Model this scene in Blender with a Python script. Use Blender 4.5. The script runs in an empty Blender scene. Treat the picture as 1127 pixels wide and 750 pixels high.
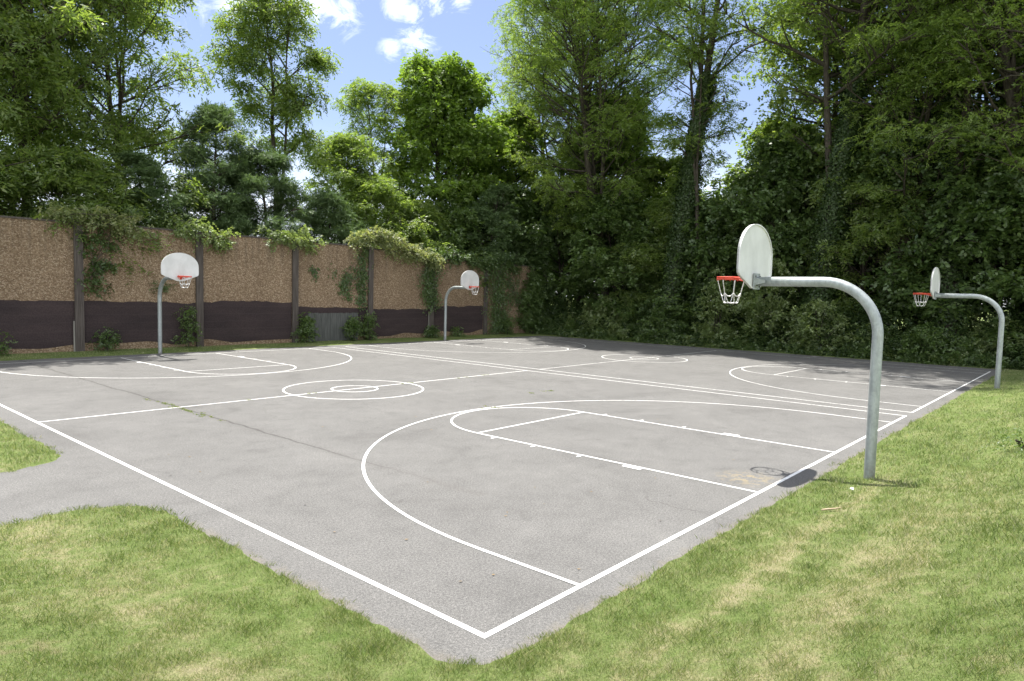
import bpy, math, random
import numpy as np
from mathutils import Vector, Matrix
S = bpy.context.scene
COL = S.collection
PI = math.pi
rad = math.radians

# ------------------------------------------------------------------ numbers of the place (metres)
W, HL = 14.66, 11.83            # width of one court, half its length
X2 = 15.36                      # second court starts here
BD = 1.304                      # basket centre from baseline
LW, FT, R3, RC = 1.77, 5.47, 6.04, 1.85
CX1, CX2 = W / 2, 22.72
WALLY = 26.4

# ------------------------------------------------------------------ helpers
def tag(o, label=None, cat=None, group=None, kind=None):
    if label: o['label'] = label
    if cat: o['category'] = cat
    if group: o['group'] = group
    if kind: o['kind'] = kind
    return o

def empty(name, loc, rz=0.0, parent=None):
    o = bpy.data.objects.new(name, None); COL.objects.link(o)
    o.location = loc; o.rotation_euler = (0, 0, rz)
    o.empty_display_size = 0.3
    if parent: o.parent = parent
    return o

def npmesh(name, V, F, mat, smooth=False):
    """V (n,3); F list/array of faces with equal size, or list of arrays of different sizes"""
    V = np.asarray(V, np.float32)
    groups = F if isinstance(F, list) else [F]
    groups = [np.asarray(g, np.int32) for g in groups if len(g)]
    me = bpy.data.meshes.new(name)
    me.vertices.add(len(V)); me.vertices.foreach_set('co', V.ravel())
    loops = np.concatenate([g.ravel() for g in groups])
    sizes = np.concatenate([np.full(len(g), g.shape[1], np.int32) for g in groups])
    starts = np.concatenate([[0], np.cumsum(sizes)[:-1]]).astype(np.int32)
    me.loops.add(len(loops)); me.loops.foreach_set('vertex_index', loops)
    me.polygons.add(len(sizes)); me.polygons.foreach_set('loop_start', starts)
    me.polygons.foreach_set('loop_total', sizes)
    me.polygons.foreach_set('use_smooth', np.full(len(sizes), bool(smooth)))
    me.update(calc_edges=True)
    if mat: me.materials.append(mat)
    return me

def obj(name, me, parent=None, loc=None):
    o = bpy.data.objects.new(name, me); COL.objects.link(o)
    if parent: o.parent = parent
    if loc: o.location = loc
    return o

class MB:
    def __init__(s): s.V = []; s.F = {}; s.n = 0
    def add(s, V, F):
        V = np.asarray(V, float); F = np.asarray(F, int)
        s.V.append(V); s.F.setdefault(F.shape[1], []).append(F + s.n); s.n += len(V)
    def box(s, x0, x1, y0, y1, z0, z1):
        V = [(x, y, z) for x in (x0, x1) for y in (y0, y1) for z in (z0, z1)]
        s.add(V, [(0,1,3,2),(4,6,7,5),(0,4,5,1),(2,3,7,6),(0,2,6,4),(1,5,7,3)])
    def tube(s, P, R, n=8, closed=False, cap=True):
        P = np.asarray(P, float); m = len(P); R = np.broadcast_to(np.asarray(R, float), (m,))
        if closed: T = np.roll(P, -1, 0) - np.roll(P, 1, 0)
        else: T = np.gradient(P, axis=0)
        T /= np.linalg.norm(T, axis=1)[:, None] + 1e-9
        a = np.array([0, 0, 1.]) if abs(T[0][2]) < .9 else np.array([1., 0, 0])
        U = np.cross(T[0], a); U /= np.linalg.norm(U); rings = []
        th = np.linspace(0, 2*PI, n, endpoint=False)
        for i in range(m):
            U = U - T[i]*(U@T[i]); U /= np.linalg.norm(U) + 1e-9
            B = np.cross(T[i], U)
            rings.append(P[i] + R[i]*(np.cos(th)[:, None]*U + np.sin(th)[:, None]*B))
        V = np.concatenate(rings); k = np.arange(n); F = []
        for i in range(m if closed else m-1):
            a0 = i*n; b0 = ((i+1) % m)*n
            F.append(np.stack([a0+k, a0+(k+1) % n, b0+(k+1) % n, b0+k], 1))
        s.add(V, np.concatenate(F))
        if cap and not closed:
            s.F.setdefault(n, []).append(np.array([k[::-1]]) + s.n - len(V))
            s.F.setdefault(n, []).append(np.array([k]) + s.n - n)
    def poly(s, pts):           # one flat ngon
        s.add(pts, [list(range(len(pts)))])
    def prism(s, out2, d0, d1, fn):   # outline list (a,b), fn(a,b,d)->xyz
        n = len(out2)
        V = [fn(a, b, d0) for a, b in out2] + [fn(a, b, d1) for a, b in out2]
        s.add(V, [(i, (i+1) % n, n+(i+1) % n, n+i) for i in range(n)])
        s.F.setdefault(n, []).append(np.array([list(range(n))[::-1]]) + s.n - 2*n)
        s.F.setdefault(n, []).append(np.array([list(range(n))]) + s.n - n)
    def mesh(s, name, mat, smooth=False):
        return npmesh(name, np.concatenate(s.V), [np.concatenate(f) for f in s.F.values()], mat, smooth)
    def build(s, name, mat, parent=None, smooth=False, loc=None):
        return obj(name, s.mesh(name, mat, smooth), parent, loc)

def fract_noise(x, y, seed=0):
    """cheap smooth value noise"""
    r = np.random.RandomState(seed); T = r.rand(64, 64)
    x = np.asarray(x, float); y = np.asarray(y, float)
    xi = np.floor(x).astype(int); yi = np.floor(y).astype(int)
    fx = x-xi; fy = y-yi; fx = fx*fx*(3-2*fx); fy = fy*fy*(3-2*fy)
    g = lambda a, b: T[a % 64, b % 64]
    return (g(xi, yi)*(1-fx)+g(xi+1, yi)*fx)*(1-fy)+(g(xi, yi+1)*(1-fx)+g(xi+1, yi+1)*fx)*fy

# ------------------------------------------------------------------ materials
def mat(name):
    m = bpy.data.materials.new(name); m.use_nodes = True
    nt = m.node_tree; nt.nodes.clear()
    return m, nt
def N(nt, typ, **k):
    n = nt.nodes.new(typ)
    for a, b in k.items():
        if a == 'inp':
            for i, v in b.items(): n.inputs[i].default_value = v
        else: setattr(n, a, b)
    return n
def ramp(nt, fac, stops, interp='LINEAR'):
    r = nt.nodes.new('ShaderNodeValToRGB'); r.color_ramp.interpolation = interp
    el = r.color_ramp.elements
    while len(el) > len(stops): el.remove(el[-1])
    while len(el) < len(stops): el.new(.5)
    for e, (p, c) in zip(el, stops):
        e.position = p; e.color = (*c, 1) if len(c) == 3 else c
    nt.links.new(fac, r.inputs[0]); return r.outputs[0]
def noise(nt, vec, scale, detail=3, rough=.5, dist=0):
    n = N(nt, 'ShaderNodeTexNoise', inp={'Scale': scale, 'Detail': detail, 'Roughness': rough, 'Distortion': dist})
    nt.links.new(vec, n.inputs['Vector']); return n.outputs['Fac']
def mapping(nt, vec, scale=(1,1,1), loc=(0,0,0), rot=(0,0,0)):
    n = N(nt, 'ShaderNodeMapping'); n.inputs['Scale'].default_value = scale
    n.inputs['Location'].default_value = loc; n.inputs['Rotation'].default_value = rot
    nt.links.new(vec, n.inputs['Vector']); return n.outputs[0]
def mixc(nt, fac, a, b, mode='MIX'):
    n = N(nt, 'ShaderNodeMix', data_type='RGBA', blend_type=mode)
    for s, v in ((n.inputs[0], fac), (n.inputs[6], a), (n.inputs[7], b)):
        if hasattr(v, 'is_output') or isinstance(v, bpy.types.NodeSocket): nt.links.new(v, s)
        elif isinstance(v, (int, float)): s.default_value = v
        else: s.default_value = (*v, 1) if len(v) == 3 else v
    return n.outputs[2]
def math_(nt, op, a, b=None, c=None, clamp=False):
    n = N(nt, 'ShaderNodeMath', operation=op, use_clamp=clamp)
    for i, v in enumerate((a, b, c)):
        if v is None: continue
        if isinstance(v, (int, float)): n.inputs[i].default_value = v
        else: nt.links.new(v, n.inputs[i])
    return n.outputs[0]
def objco(nt): return N(nt, 'ShaderNodeTexCoord').outputs['Object']
def geopos(nt): return N(nt, 'ShaderNodeNewGeometry').outputs['Position']
def principled(nt, col, rough=.8, metal=0, spec=.3, bump=None, bs=.3, bd=.01):
    p = N(nt, 'ShaderNodeBsdfPrincipled')
    if isinstance(col, (tuple, list)): p.inputs['Base Color'].default_value = (*col, 1)
    else: nt.links.new(col, p.inputs['Base Color'])
    if isinstance(rough, (int, float)): p.inputs['Roughness'].default_value = rough
    else: nt.links.new(rough, p.inputs['Roughness'])
    p.inputs['Metallic'].default_value = metal
    p.inputs['Specular IOR Level'].default_value = spec
    if bump is not None:
        b = N(nt, 'ShaderNodeBump', inp={'Strength': bs, 'Distance': bd})
        nt.links.new(bump, b.inputs['Height']); nt.links.new(b.outputs[0], p.inputs['Normal'])
    o = N(nt, 'ShaderNodeOutputMaterial'); nt.links.new(p.outputs[0], o.inputs[0])
    return p

def m_leaf(name, c0, c1, c2, trans=.35, gloss=.06, tcol=None):
    gloss *= .45
    m, nt = mat(name)
    g = N(nt, 'ShaderNodeNewGeometry')
    ri = g.outputs['Random Per Island']
    big = noise(nt, objco(nt), .8, 2)
    f = math_(nt, 'ADD', math_(nt, 'MULTIPLY', ri, .6), math_(nt, 'MULTIPLY', big, .6))
    col = ramp(nt, f, [(.15, c0), (.55, c1), (.95, c2)])
    d = N(nt, 'ShaderNodeBsdfDiffuse'); nt.links.new(col, d.inputs[0])
    t = N(nt, 'ShaderNodeBsdfTranslucent')
    tc = mixc(nt, 1.0, col, tcol or (1.5, 1.52, .72), 'MULTIPLY'); nt.links.new(tc, t.inputs[0])
    mx = N(nt, 'ShaderNodeMixShader', inp={0: trans}); nt.links.new(d.outputs[0], mx.inputs[1]); nt.links.new(t.outputs[0], mx.inputs[2])
    gl = N(nt, 'ShaderNodeBsdfGlossy', inp={'Roughness': .48, 'Color': (1, 1, 1, 1)})
    m2 = N(nt, 'ShaderNodeMixShader', inp={0: gloss}); nt.links.new(mx.outputs[0], m2.inputs[1]); nt.links.new(gl.outputs[0], m2.inputs[2])
    o = N(nt, 'ShaderNodeOutputMaterial'); nt.links.new(m2.outputs[0], o.inputs[0])
    return m

LF = {
 'walnut': m_leaf('walnut_leaf', (0.098,0.156,0.037), (0.147,0.217,0.054), (0.224,0.278,0.087), .56, .08),
 'locust': m_leaf('locust_leaf', (0.110,0.176,0.040), (0.162,0.237,0.056), (0.232,0.298,0.092), .56, .06),
 'maple':  m_leaf('maple_leaf', (0.093,0.162,0.027), (0.143,0.228,0.040), (0.205,0.288,0.062), .54, .07),
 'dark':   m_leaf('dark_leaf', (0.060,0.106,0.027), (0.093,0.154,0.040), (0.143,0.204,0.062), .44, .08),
 'pine':   m_leaf('pine_needle', (.070,.120,.046), (.105,.165,.064), (.150,.215,.090), .34, .05, (1.2,1.25,.75)),
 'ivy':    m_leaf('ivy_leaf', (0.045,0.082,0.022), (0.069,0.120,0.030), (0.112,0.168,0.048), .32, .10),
 'vine':   m_leaf('vine_leaf', (0.136,0.180,0.069), (0.205,0.246,0.106), (0.335,0.336,0.188), .42, .06),
 'shrub':  m_leaf('shrub_leaf', (0.105,0.162,0.048), (0.161,0.222,0.075), (0.248,0.300,0.125), .46, .10),
}
def m_bark(name, c0, c1):
    m, nt = mat(name); oc = objco(nt)
    n = noise(nt, mapping(nt, oc, (9, 9, 1.6)), 1.6, 5, .6)
    col = ramp(nt, n, [(.3, c0), (.7, c1)])
    principled(nt, col, .9, 0, .15, n, .8, .03); return m
BARK = m_bark('bark', (.030,.025,.020), (.105,.090,.072))
BARKG = m_bark('pale_bark', (.055,.048,.038), (.150,.130,.105))

def m_asphalt():
    m, nt = mat('asphalt'); p = geopos(nt)
    fine = noise(nt, p, 95, 4, .75)
    grit = N(nt, 'ShaderNodeTexVoronoi', feature='F1', inp={'Scale': 110.0}); nt.links.new(p, grit.inputs['Vector'])
    blot = noise(nt, p, .55, 5, .62, .6)
    blot2 = noise(nt, mapping(nt, p, (1, 1, 1), (13, 7, 0)), 2.6, 5, .65, .3)
    col = ramp(nt, fine, [(.28, (.052,.0505,.048)), (.5, (.122,.1200,.116)), (.74, (.240,.235,.226))])
    col = mixc(nt, 1.0, col, ramp(nt, blot, [(.25, (.74,.735,.735)), (.42, (.93,.93,.93)), (.6, (1.02,1.02,1.02)), (.75, (1.13,1.13,1.12))]), 'MULTIPLY')
    col = mixc(nt, 1.0, col, ramp(nt, blot2, [(.25, (.80,.80,.80)), (.45, (.97,.97,.97)), (.6, (1.02,1.02,1.02)), (.8, (1.12,1.115,1.10))]), 'MULTIPLY')
    cg = ramp(nt, grit.outputs['Color'], [(0, (.82,.82,.82)), (1, (1.16,1.15,1.14))])
    mid = noise(nt, p, 38, 3, .7); col = mixc(nt, 1.0, col, ramp(nt, mid, [(.3, (.66,.66,.66)), (.5, (1,1,1)), (.7, (1.30,1.295,1.28))]), 'MULTIPLY')
    col = mixc(nt, 1.0, col, cg, 'MULTIPLY')
    # the long paving seam that runs down the first court
    sx = N(nt, 'ShaderNodeSeparateXYZ'); nt.links.new(p, sx.inputs[0])
    wob = math_(nt, 'MULTIPLY', math_(nt, 'SUBTRACT', noise(nt, p, .9, 6, .7), .5), .34)
    dx = math_(nt, 'ABSOLUTE', math_(nt, 'SUBTRACT', math_(nt, 'ADD', sx.outputs[0], wob), 2.68))
    seam = math_(nt, 'SUBTRACT', 1.0, math_(nt, 'DIVIDE', dx, .035), clamp=True)
    wide = math_(nt, 'SUBTRACT', 1.0, math_(nt, 'DIVIDE', dx, .16), clamp=True)
    ym = N(nt, 'ShaderNodeMapRange', inp={1: 3.2, 2: 7.5, 3: 0.0, 4: 1.0}); nt.links.new(sx.outputs[1], ym.inputs[0])
    yn = math_(nt, 'MULTIPLY', ym.outputs[0], 1.0)
    seamf = math_(nt, 'MULTIPLY', math_(nt, 'MULTIPLY', seam, .75), yn)
    widef = math_(nt, 'MULTIPLY', math_(nt, 'MULTIPLY', wide, .42), math_(nt, 'ADD', math_(nt, 'MULTIPLY', noise(nt, p, 1.3, 3), 1.4), -.25, clamp=True))
    yfar = math_(nt, 'GREATER_THAN', sx.outputs[1], 2.6)
    col = mixc(nt, math_(nt, 'MULTIPLY', widef, yfar), col, (.085,.078,.072))
    col = mixc(nt, seamf, col, (.030,.028,.026))
    # fine hairline cracks
    vc = N(nt, 'ShaderNodeTexVoronoi', feature='DISTANCE_TO_EDGE', inp={'Scale': .17})
    wv = N(nt, 'ShaderNodeTexNoise', inp={'Scale': .8, 'Detail': 6}); nt.links.new(p, wv.inputs['Vector'])
    vm = N(nt, 'ShaderNodeVectorMath', operation='MULTIPLY_ADD'); nt.links.new(wv.outputs['Color'], vm.inputs[0])
    vm.inputs[1].default_value = (1.6, 1.6, 0); nt.links.new(p, vm.inputs[2]); nt.links.new(vm.outputs[0], vc.inputs['Vector'])
    cr = math_(nt, 'LESS_THAN', vc.outputs['Distance'], .0016)
    cr = math_(nt, 'MULTIPLY', cr, math_(nt, 'GREATER_THAN', noise(nt, p, .35, 2), .57))
    col = mixc(nt, math_(nt, 'MULTIPLY', cr, .35), col, (.05,.046,.042))
    sv_ = N(nt, 'ShaderNodeVectorMath', operation='DISTANCE'); nt.links.new(p, sv_.inputs[0]); sv_.inputs[1].default_value = (6.2, .42, 0)
    sand = math_(nt, 'MULTIPLY', math_(nt, 'SUBTRACT', 1.0, math_(nt, 'DIVIDE', sv_.outputs['Value'], .55), clamp=True), math_(nt, 'GREATER_THAN', noise(nt, p, 7, 4, .7), .52))
    col = mixc(nt, math_(nt, 'MULTIPLY', sand, .7), col, (.26,.21,.12))
    # oil and rust spots
    sp = noise(nt, p, 1.5, 2, .4); spf = ramp(nt, sp, [(.73, (0,0,0)), (.80, (.35,.35,.35))])
    col = mixc(nt, spf, col, (.10,.095,.09))
    # soil washed over the slab's edge
    dxe = math_(nt, 'ADD', sx.outputs[0], .46); dye = math_(nt, 'ADD', sx.outputs[1], .33)
    off = math_(nt, 'MULTIPLY', math_(nt, 'GREATER_THAN', sx.outputs[1], 4.2), 9.0)
    de = math_(nt, 'MINIMUM', math_(nt, 'ADD', dxe, off), dye)
    ed = math_(nt, 'SUBTRACT', 1.0, math_(nt, 'DIVIDE', math_(nt, 'ADD', de, math_(nt, 'MULTIPLY', math_(nt, 'SUBTRACT', noise(nt, p, 4, 6, .75), .42), .55)), .15), clamp=True)
    col = mixc(nt, math_(nt, 'MULTIPLY', ed, .45), col, (.155,.135,.10))
    principled(nt, col, .88, 0, .25, fine, .5, .006); return m
ASPH = m_asphalt()

def m_paint():
    m, nt = mat('line_paint'); p = geopos(nt)
    w = noise(nt, p, 14, 6, .75); b = noise(nt, p, .5, 3)
    sx = N(nt, 'ShaderNodeSeparateXYZ'); nt.links.new(p, sx.inputs[0])
    old = N(nt, 'ShaderNodeMapRange', inp={1: 4.0, 2: 17.0, 3: 0.0, 4: .075}); nt.links.new(sx.outputs[0], old.inputs[0])
    oldy = N(nt, 'ShaderNodeMapRange', inp={1: 5.0, 2: 20.0, 3: 0.0, 4: .05}); nt.links.new(sx.outputs[1], oldy.inputs[0])
    f = math_(nt, 'SUBTRACT', math_(nt, 'ADD', w, math_(nt, 'MULTIPLY', b, .22)), math_(nt, 'MAXIMUM', old.outputs[0], oldy.outputs[0]))
    col = ramp(nt, f, [(.40, (.26,.25,.24)), (.49, (.62,.61,.59)), (.60, (.78,.78,.76))])
    principled(nt, col, .7, 0, .3, w, .3, .003); return m
PAINT = m_paint()

def lawn_colour(nt, p, blade=False):
    """straw streaks and greener patches, the same for soil sheet and blades"""
    big = noise(nt, mapping(nt, p, (.6, 1.0, .01)), 1.2, 4, .6, .7)
    st = noise(nt, mapping(nt, p, (.8, 2.4, .01), (3, 5, 0), (0, 0, .10)), 1.7, 4, .6, .5)
    sm = noise(nt, mapping(nt, p, (1, 1, .01)), 7.0, 4, .7)
    f = math_(nt, 'ADD', math_(nt, 'ADD', math_(nt, 'MULTIPLY', big, .42), math_(nt, 'MULTIPLY', st, .28)), math_(nt, 'MULTIPLY', sm, .35))
    sx = N(nt, 'ShaderNodeSeparateXYZ'); nt.links.new(p, sx.inputs[0])
    # two dry mower tracks that follow the court's end
    def track(y0, w, amp, slope=0.0):
        yy = math_(nt, 'ADD', math_(nt, 'ADD', sx.outputs[1], math_(nt, 'MULTIPLY', noise(nt, p, .9, 4, .6), .5)), math_(nt, 'MULTIPLY', sx.outputs[0], slope))
        d = math_(nt, 'ABSOLUTE', math_(nt, 'SUBTRACT', yy, y0))
        return math_(nt, 'MULTIPLY', math_(nt, 'SUBTRACT', 1.0, math_(nt, 'DIVIDE', d, w), clamp=True), amp)
    tr = math_(nt, 'MAXIMUM', track(-.91, .26, .19), track(-1.75, .75, .14, .02))
    nr_ = N(nt, 'ShaderNodeMapRange', inp={1: 5.5, 2: 9.0, 3: 1.0, 4: 0.0}); nt.links.new(sx.outputs[0], nr_.inputs[0]); near = nr_.outputs[0]
    f = math_(nt, 'ADD', f, math_(nt, 'MULTIPLY', tr, near))
    lefttr = math_(nt, 'MULTIPLY', math_(nt, 'SUBTRACT', 1.0, math_(nt, 'DIVIDE', math_(nt, 'ABSOLUTE', math_(nt, 'ADD', sx.outputs[0], 1.75)), .60), clamp=True), .13)
    lf = math_(nt, 'MULTIPLY', lefttr, math_(nt, 'LESS_THAN', sx.outputs[0], 0.0))
    return math_(nt, 'ADD', f, lf)

def m_soil():
    m, nt = mat('lawn_ground'); p = geopos(nt)
    f = lawn_colour(nt, p)
    fine = noise(nt, p, 60, 4, .75)
    mid = noise(nt, p, 9, 4, .7)
    g = math_(nt, 'ADD', f, math_(nt, 'MULTIPLY', math_(nt, 'SUBTRACT', mid, .5), .35))
    col = ramp(nt, g, [(.43, (.110,.158,.042)), (.57, (.162,.200,.070)), (.71, (.265,.252,.132)), (.86, (.310,.272,.176))])
    bare = ramp(nt, noise(nt, p, .9, 4, .6), [(.66, (0,0,0)), (.74, (1,1,1))])
    col = mixc(nt, math_(nt, 'MULTIPLY', bare, .8), col, (.28,.21,.14))
    col = mixc(nt, 1.0, col, ramp(nt, fine, [(.3, (.55,.55,.55)), (.7, (1.25,1.25,1.25))]), 'MULTIPLY')
    principled(nt, col, .95, 0, .1, math_(nt, 'ADD', fine, mid), .9, .03); return m
SOIL = m_soil()

def m_grass():
    m, nt = mat('grass_blade'); g = N(nt, 'ShaderNodeNewGeometry'); p = g.outputs['Position']
    f = lawn_colour(nt, p)
    r = g.outputs['Random Per Island']
    k = math_(nt, 'ADD', f, math_(nt, 'MULTIPLY', math_(nt, 'SUBTRACT', math_(nt, 'POWER', r, 1.6), .38), .62))
    col = ramp(nt, k, [(.28, (.100,.152,.038)), (.45, (.170,.225,.068)), (.60, (.240,.282,.112)), (.76, (.340,.345,.190)), (.94, (.470,.440,.300))])
    d = N(nt, 'ShaderNodeBsdfDiffuse'); nt.links.new(col, d.inputs[0])
    t = N(nt, 'ShaderNodeBsdfTranslucent'); tc = mixc(nt, 1.0, col, (1.2,1.25,.7), 'MULTIPLY'); nt.links.new(tc, t.inputs[0])
    mx = N(nt, 'ShaderNodeMixShader', inp={0: .35}); nt.links.new(d.outputs[0], mx.inputs[1]); nt.links.new(t.outputs[0], mx.inputs[2])
    gl = N(nt, 'ShaderNodeBsdfGlossy', inp={'Roughness': .45}); m2 = N(nt, 'ShaderNodeMixShader', inp={0: .04})
    nt.links.new(mx.outputs[0], m2.inputs[1]); nt.links.new(gl.outputs[0], m2.inputs[2])
    o = N(nt, 'ShaderNodeOutputMaterial'); nt.links.new(m2.outputs[0], o.inputs[0]); return m
GRASS = m_grass()

def m_steel():
    m, nt = mat('galvanised_steel'); oc = objco(nt)
    v = N(nt, 'ShaderNodeTexVoronoi', inp={'Scale': 26.0}); nt.links.new(oc, v.inputs['Vector'])
    n = noise(nt, mapping(nt, oc, (5, 5, 1.2)), 2.2, 5, .65)
    sv = N(nt, 'ShaderNodeSeparateColor'); nt.links.new(v.outputs['Color'], sv.inputs[0])
    c = mixc(nt, 1.0, ramp(nt, n, [(.3, (.27,.30,.30)), (.7, (.42,.455,.455))]), ramp(nt, sv.outputs[0], [(0, (.90,.90,.90)), (1, (1.06,1.06,1.06))]), 'MULTIPLY')
    st = noise(nt, mapping(nt, oc, (22, 22, .9)), 1.3, 4, .6)
    c = mixc(nt, ramp(nt, st, [(.60, (0,0,0)), (.75, (.45,.45,.45))]), c, (.24,.23,.20))
    sz_ = N(nt, 'ShaderNodeSeparateXYZ'); nt.links.new(oc, sz_.inputs[0])
    ft = N(nt, 'ShaderNodeMapRange', inp={1: .02, 2: .34, 3: .55, 4: 0.0}); nt.links.new(sz_.outputs[2], ft.inputs[0])
    rn = ramp(nt, noise(nt, oc, 16, 5, .7), [(.42, (0,0,0)), (.60, (1,1,1))])
    c = mixc(nt, math_(nt, 'MULTIPLY', rn, ft.outputs[0]), c, (.16,.10,.06))
    principled(nt, c, .52, .45, .5, n, .15, .004); return m
STEEL = m_steel()
def m_board():
    m, nt = mat('backboard_enamel'); oc = objco(nt)
    n = noise(nt, mapping(nt, oc, (1, 1, .7)), 3.0, 4, .6); n2 = noise(nt, oc, 28, 4, .7)
    c = ramp(nt, n, [(.35, (.60,.605,.595)), (.62, (.70,.705,.70))])
    c = mixc(nt, ramp(nt, n2, [(.68, (0,0,0)), (.76, (.3,.3,.3))]), c, (.45,.40,.34))
    principled(nt, c, .45, 0, .45, n2, .1, .002); return m
BOARD = m_board()
def m_simple(name, c, rough=.5, metal=0, var=.2, sc=12):
    m, nt = mat(name); n = noise(nt, objco(nt), sc, 4, .65)
    col = ramp(nt, n, [(.3, tuple(x*(1-var) for x in c)), (.7, tuple(min(1, x*(1+var)) for x in c))])
    principled(nt, col, rough, metal, .4, n, .2, .003); return m
RIMRED = m_simple('rim_red_paint', (.62,.075,.04), .5)
CHAIN = m_simple('chain_steel', (.72,.72,.71), .38, .55, .15)
BOLT = m_simple('bolt_steel', (.22,.22,.21), .5, .6)

def m_wall():
    m, nt = mat('aggregate_panel'); p = geopos(nt)
    pp = mapping(nt, p, (1, 1, 1))
    v = N(nt, 'ShaderNodeTexVoronoi', feature='F1', inp={'Scale': 26.0, 'Randomness': 1.0}); nt.links.new(pp, v.inputs['Vector'])
    fine = noise(nt, p, 40, 4, .7); big = noise(nt, mapping(nt, p, (1, 1, .35)), .5, 4, .6)
    sep = N(nt, 'ShaderNodeSeparateColor'); nt.links.new(v.outputs['Color'], sep.inputs[0])
    col = ramp(nt, sep.outputs[0], [(0, (.165,.112,.070)), (.35, (.270,.192,.125)), (.7, (.360,.268,.180)), (1, (.50,.40,.29))])
    col = mixc(nt, math_(nt, 'MULTIPLY', v.outputs['Distance'], .55), col, (.13,.09,.06))
    col = mixc(nt, 1.0, col, ramp(nt, big, [(.3, (.82,.80,.78)), (.7, (1.12,1.12,1.10))]), 'MULTIPLY')
    col = mixc(nt, 1.0, col, ramp(nt, fine, [(.3, (.8,.8,.8)), (.7, (1.15,1.15,1.15))]), 'MULTIPLY')
    # water streaks under the coping
    sx = N(nt, 'ShaderNodeSeparateXYZ'); nt.links.new(p, sx.inputs[0])
    st = noise(nt, mapping(nt, p, (3.2, 1, .10)), 1.6, 4, .6)
    top = N(nt, 'ShaderNodeMapRange', inp={1: 3.2, 2: 5.0, 3: 0.0, 4: .55}); nt.links.new(sx.outputs[2], top.inputs[0])
    stf = math_(nt, 'MULTIPLY', ramp(nt, st, [(.48, (0,0,0)), (.62, (1,1,1))]), top.outputs[0])
    col = mixc(nt, stf, col, (.10,.080,.060))
    principled(nt, col, .95, 0, .15, v.outputs['Distance'], .9, .03); return m
WALLM = m_wall()
def m_dark():
    m, nt = mat('dark_brown_paint'); p = geopos(nt)
    n = noise(nt, p, 22, 5, .7); b = noise(nt, mapping(nt, p, (.5, 1, 2)), 1.0, 4, .6)
    col = ramp(nt, n, [(.3, (.026,.019,.020)), (.7, (.058,.043,.044))])
    col = mixc(nt, 1.0, col, ramp(nt, b, [(.3, (.8,.8,.8)), (.7, (1.3,1.25,1.2))]), 'MULTIPLY')
    w = N(nt, 'ShaderNodeTexWave', bands_direction='Z', inp={'Scale': .95, 'Distortion': 1.2, 'Detail': 3.0, 'Detail Scale': .7})
    nt.links.new(p, w.inputs['Vector'])
    col = mixc(nt, ramp(nt, w.outputs['Fac'], [(.95, (0,0,0)), (.99, (.15,.15,.15))]), col, (.085,.070,.068))
    principled(nt, col, .8, 0, .25, n, .7, .02); return m
DARKP = m_dark()
def m_wood(name, c0, c1):
    m, nt = mat(name); p = geopos(nt)
    n = noise(nt, mapping(nt, p, (14, 14, .8)), 1.5, 5, .65)
    col = ramp(nt, n, [(.3, c0), (.7, c1)])
    principled(nt, col, .9, 0, .15, n, .5, .01); return m
POSTM = m_wood('weathered_post', (.055,.047,.042), (.125,.108,.096))
BOARDM = m_wood('grey_boards', (.060,.064,.060), (.135,.138,.130))
STRIPM = m_wood('pale_strip', (.16,.15,.13), (.30,.29,.26))

# ------------------------------------------------------------------ ground
rngG = np.random.RandomState(5)
def sdf(x, y):
    """distance outside the paved area (court plus the path that joins it)"""
    x = np.asarray(x, float); y = np.asarray(y, float)
    x0, x1, y0, y1 = -.46, 31.6, -.33, 24.65
    r = .35
    qx = np.abs(x-(x0+x1)/2)-((x1-x0)/2-r); qy = np.abs(y-(y0+y1)/2)-((y1-y0)/2-r)
    d1 = np.hypot(np.maximum(qx, 0), np.maximum(qy, 0))+np.minimum(np.maximum(qx, qy), 0)-r
    yc = 6.78 - .02*(x+1)
    d2 = np.abs(y-yc)-1.27
    d2 = np.maximum(d2, x-2.0)
    k = .95
    h = np.clip(.5+.5*(d2-d1)/k, 0, 1)
    return d2*(1-h)+d1*h-k*h*(1-h)
def edge_noise(x, y):
    return (fract_noise(x*1.3, y*1.3, 1)-.5)*.07+(fract_noise(x*7.3+9, y*7.3, 2)-.5)*.10
def ground_z(x, y):
    x = np.asarray(x, float); y = np.asarray(y, float)
    d = sdf(x, y)+edge_noise(x, y)
    base = np.clip(d*.35, -.10, .025)
    dp = np.maximum(d, 0)
    # bank : rises away from the near end of the court, fades towards the path
    bank = np.where(dp < 3.2, .075*dp**2, .768+.48*(dp-3.2)*np.exp(-(dp-3.2)*.9))
    bank = np.minimum(bank, .98)
    A = np.where(y > -.3, np.clip(1-(y+.3)/4.6, 0, 1)**1.2, 1.0)
    A = np.where(x > 26, A*np.clip(1-(x-26)/8, .25, 1), A)
    A = np.where(y > 10, 0, A)
    lump = (fract_noise(x*.9, y*.9, 3)-.5)*.05*np.clip(dp/1.5, 0, 1)
    back = np.where(y > 20, np.clip(d, 0, 3)*.035, 0)
    return base+bank*A+lump+back

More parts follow.
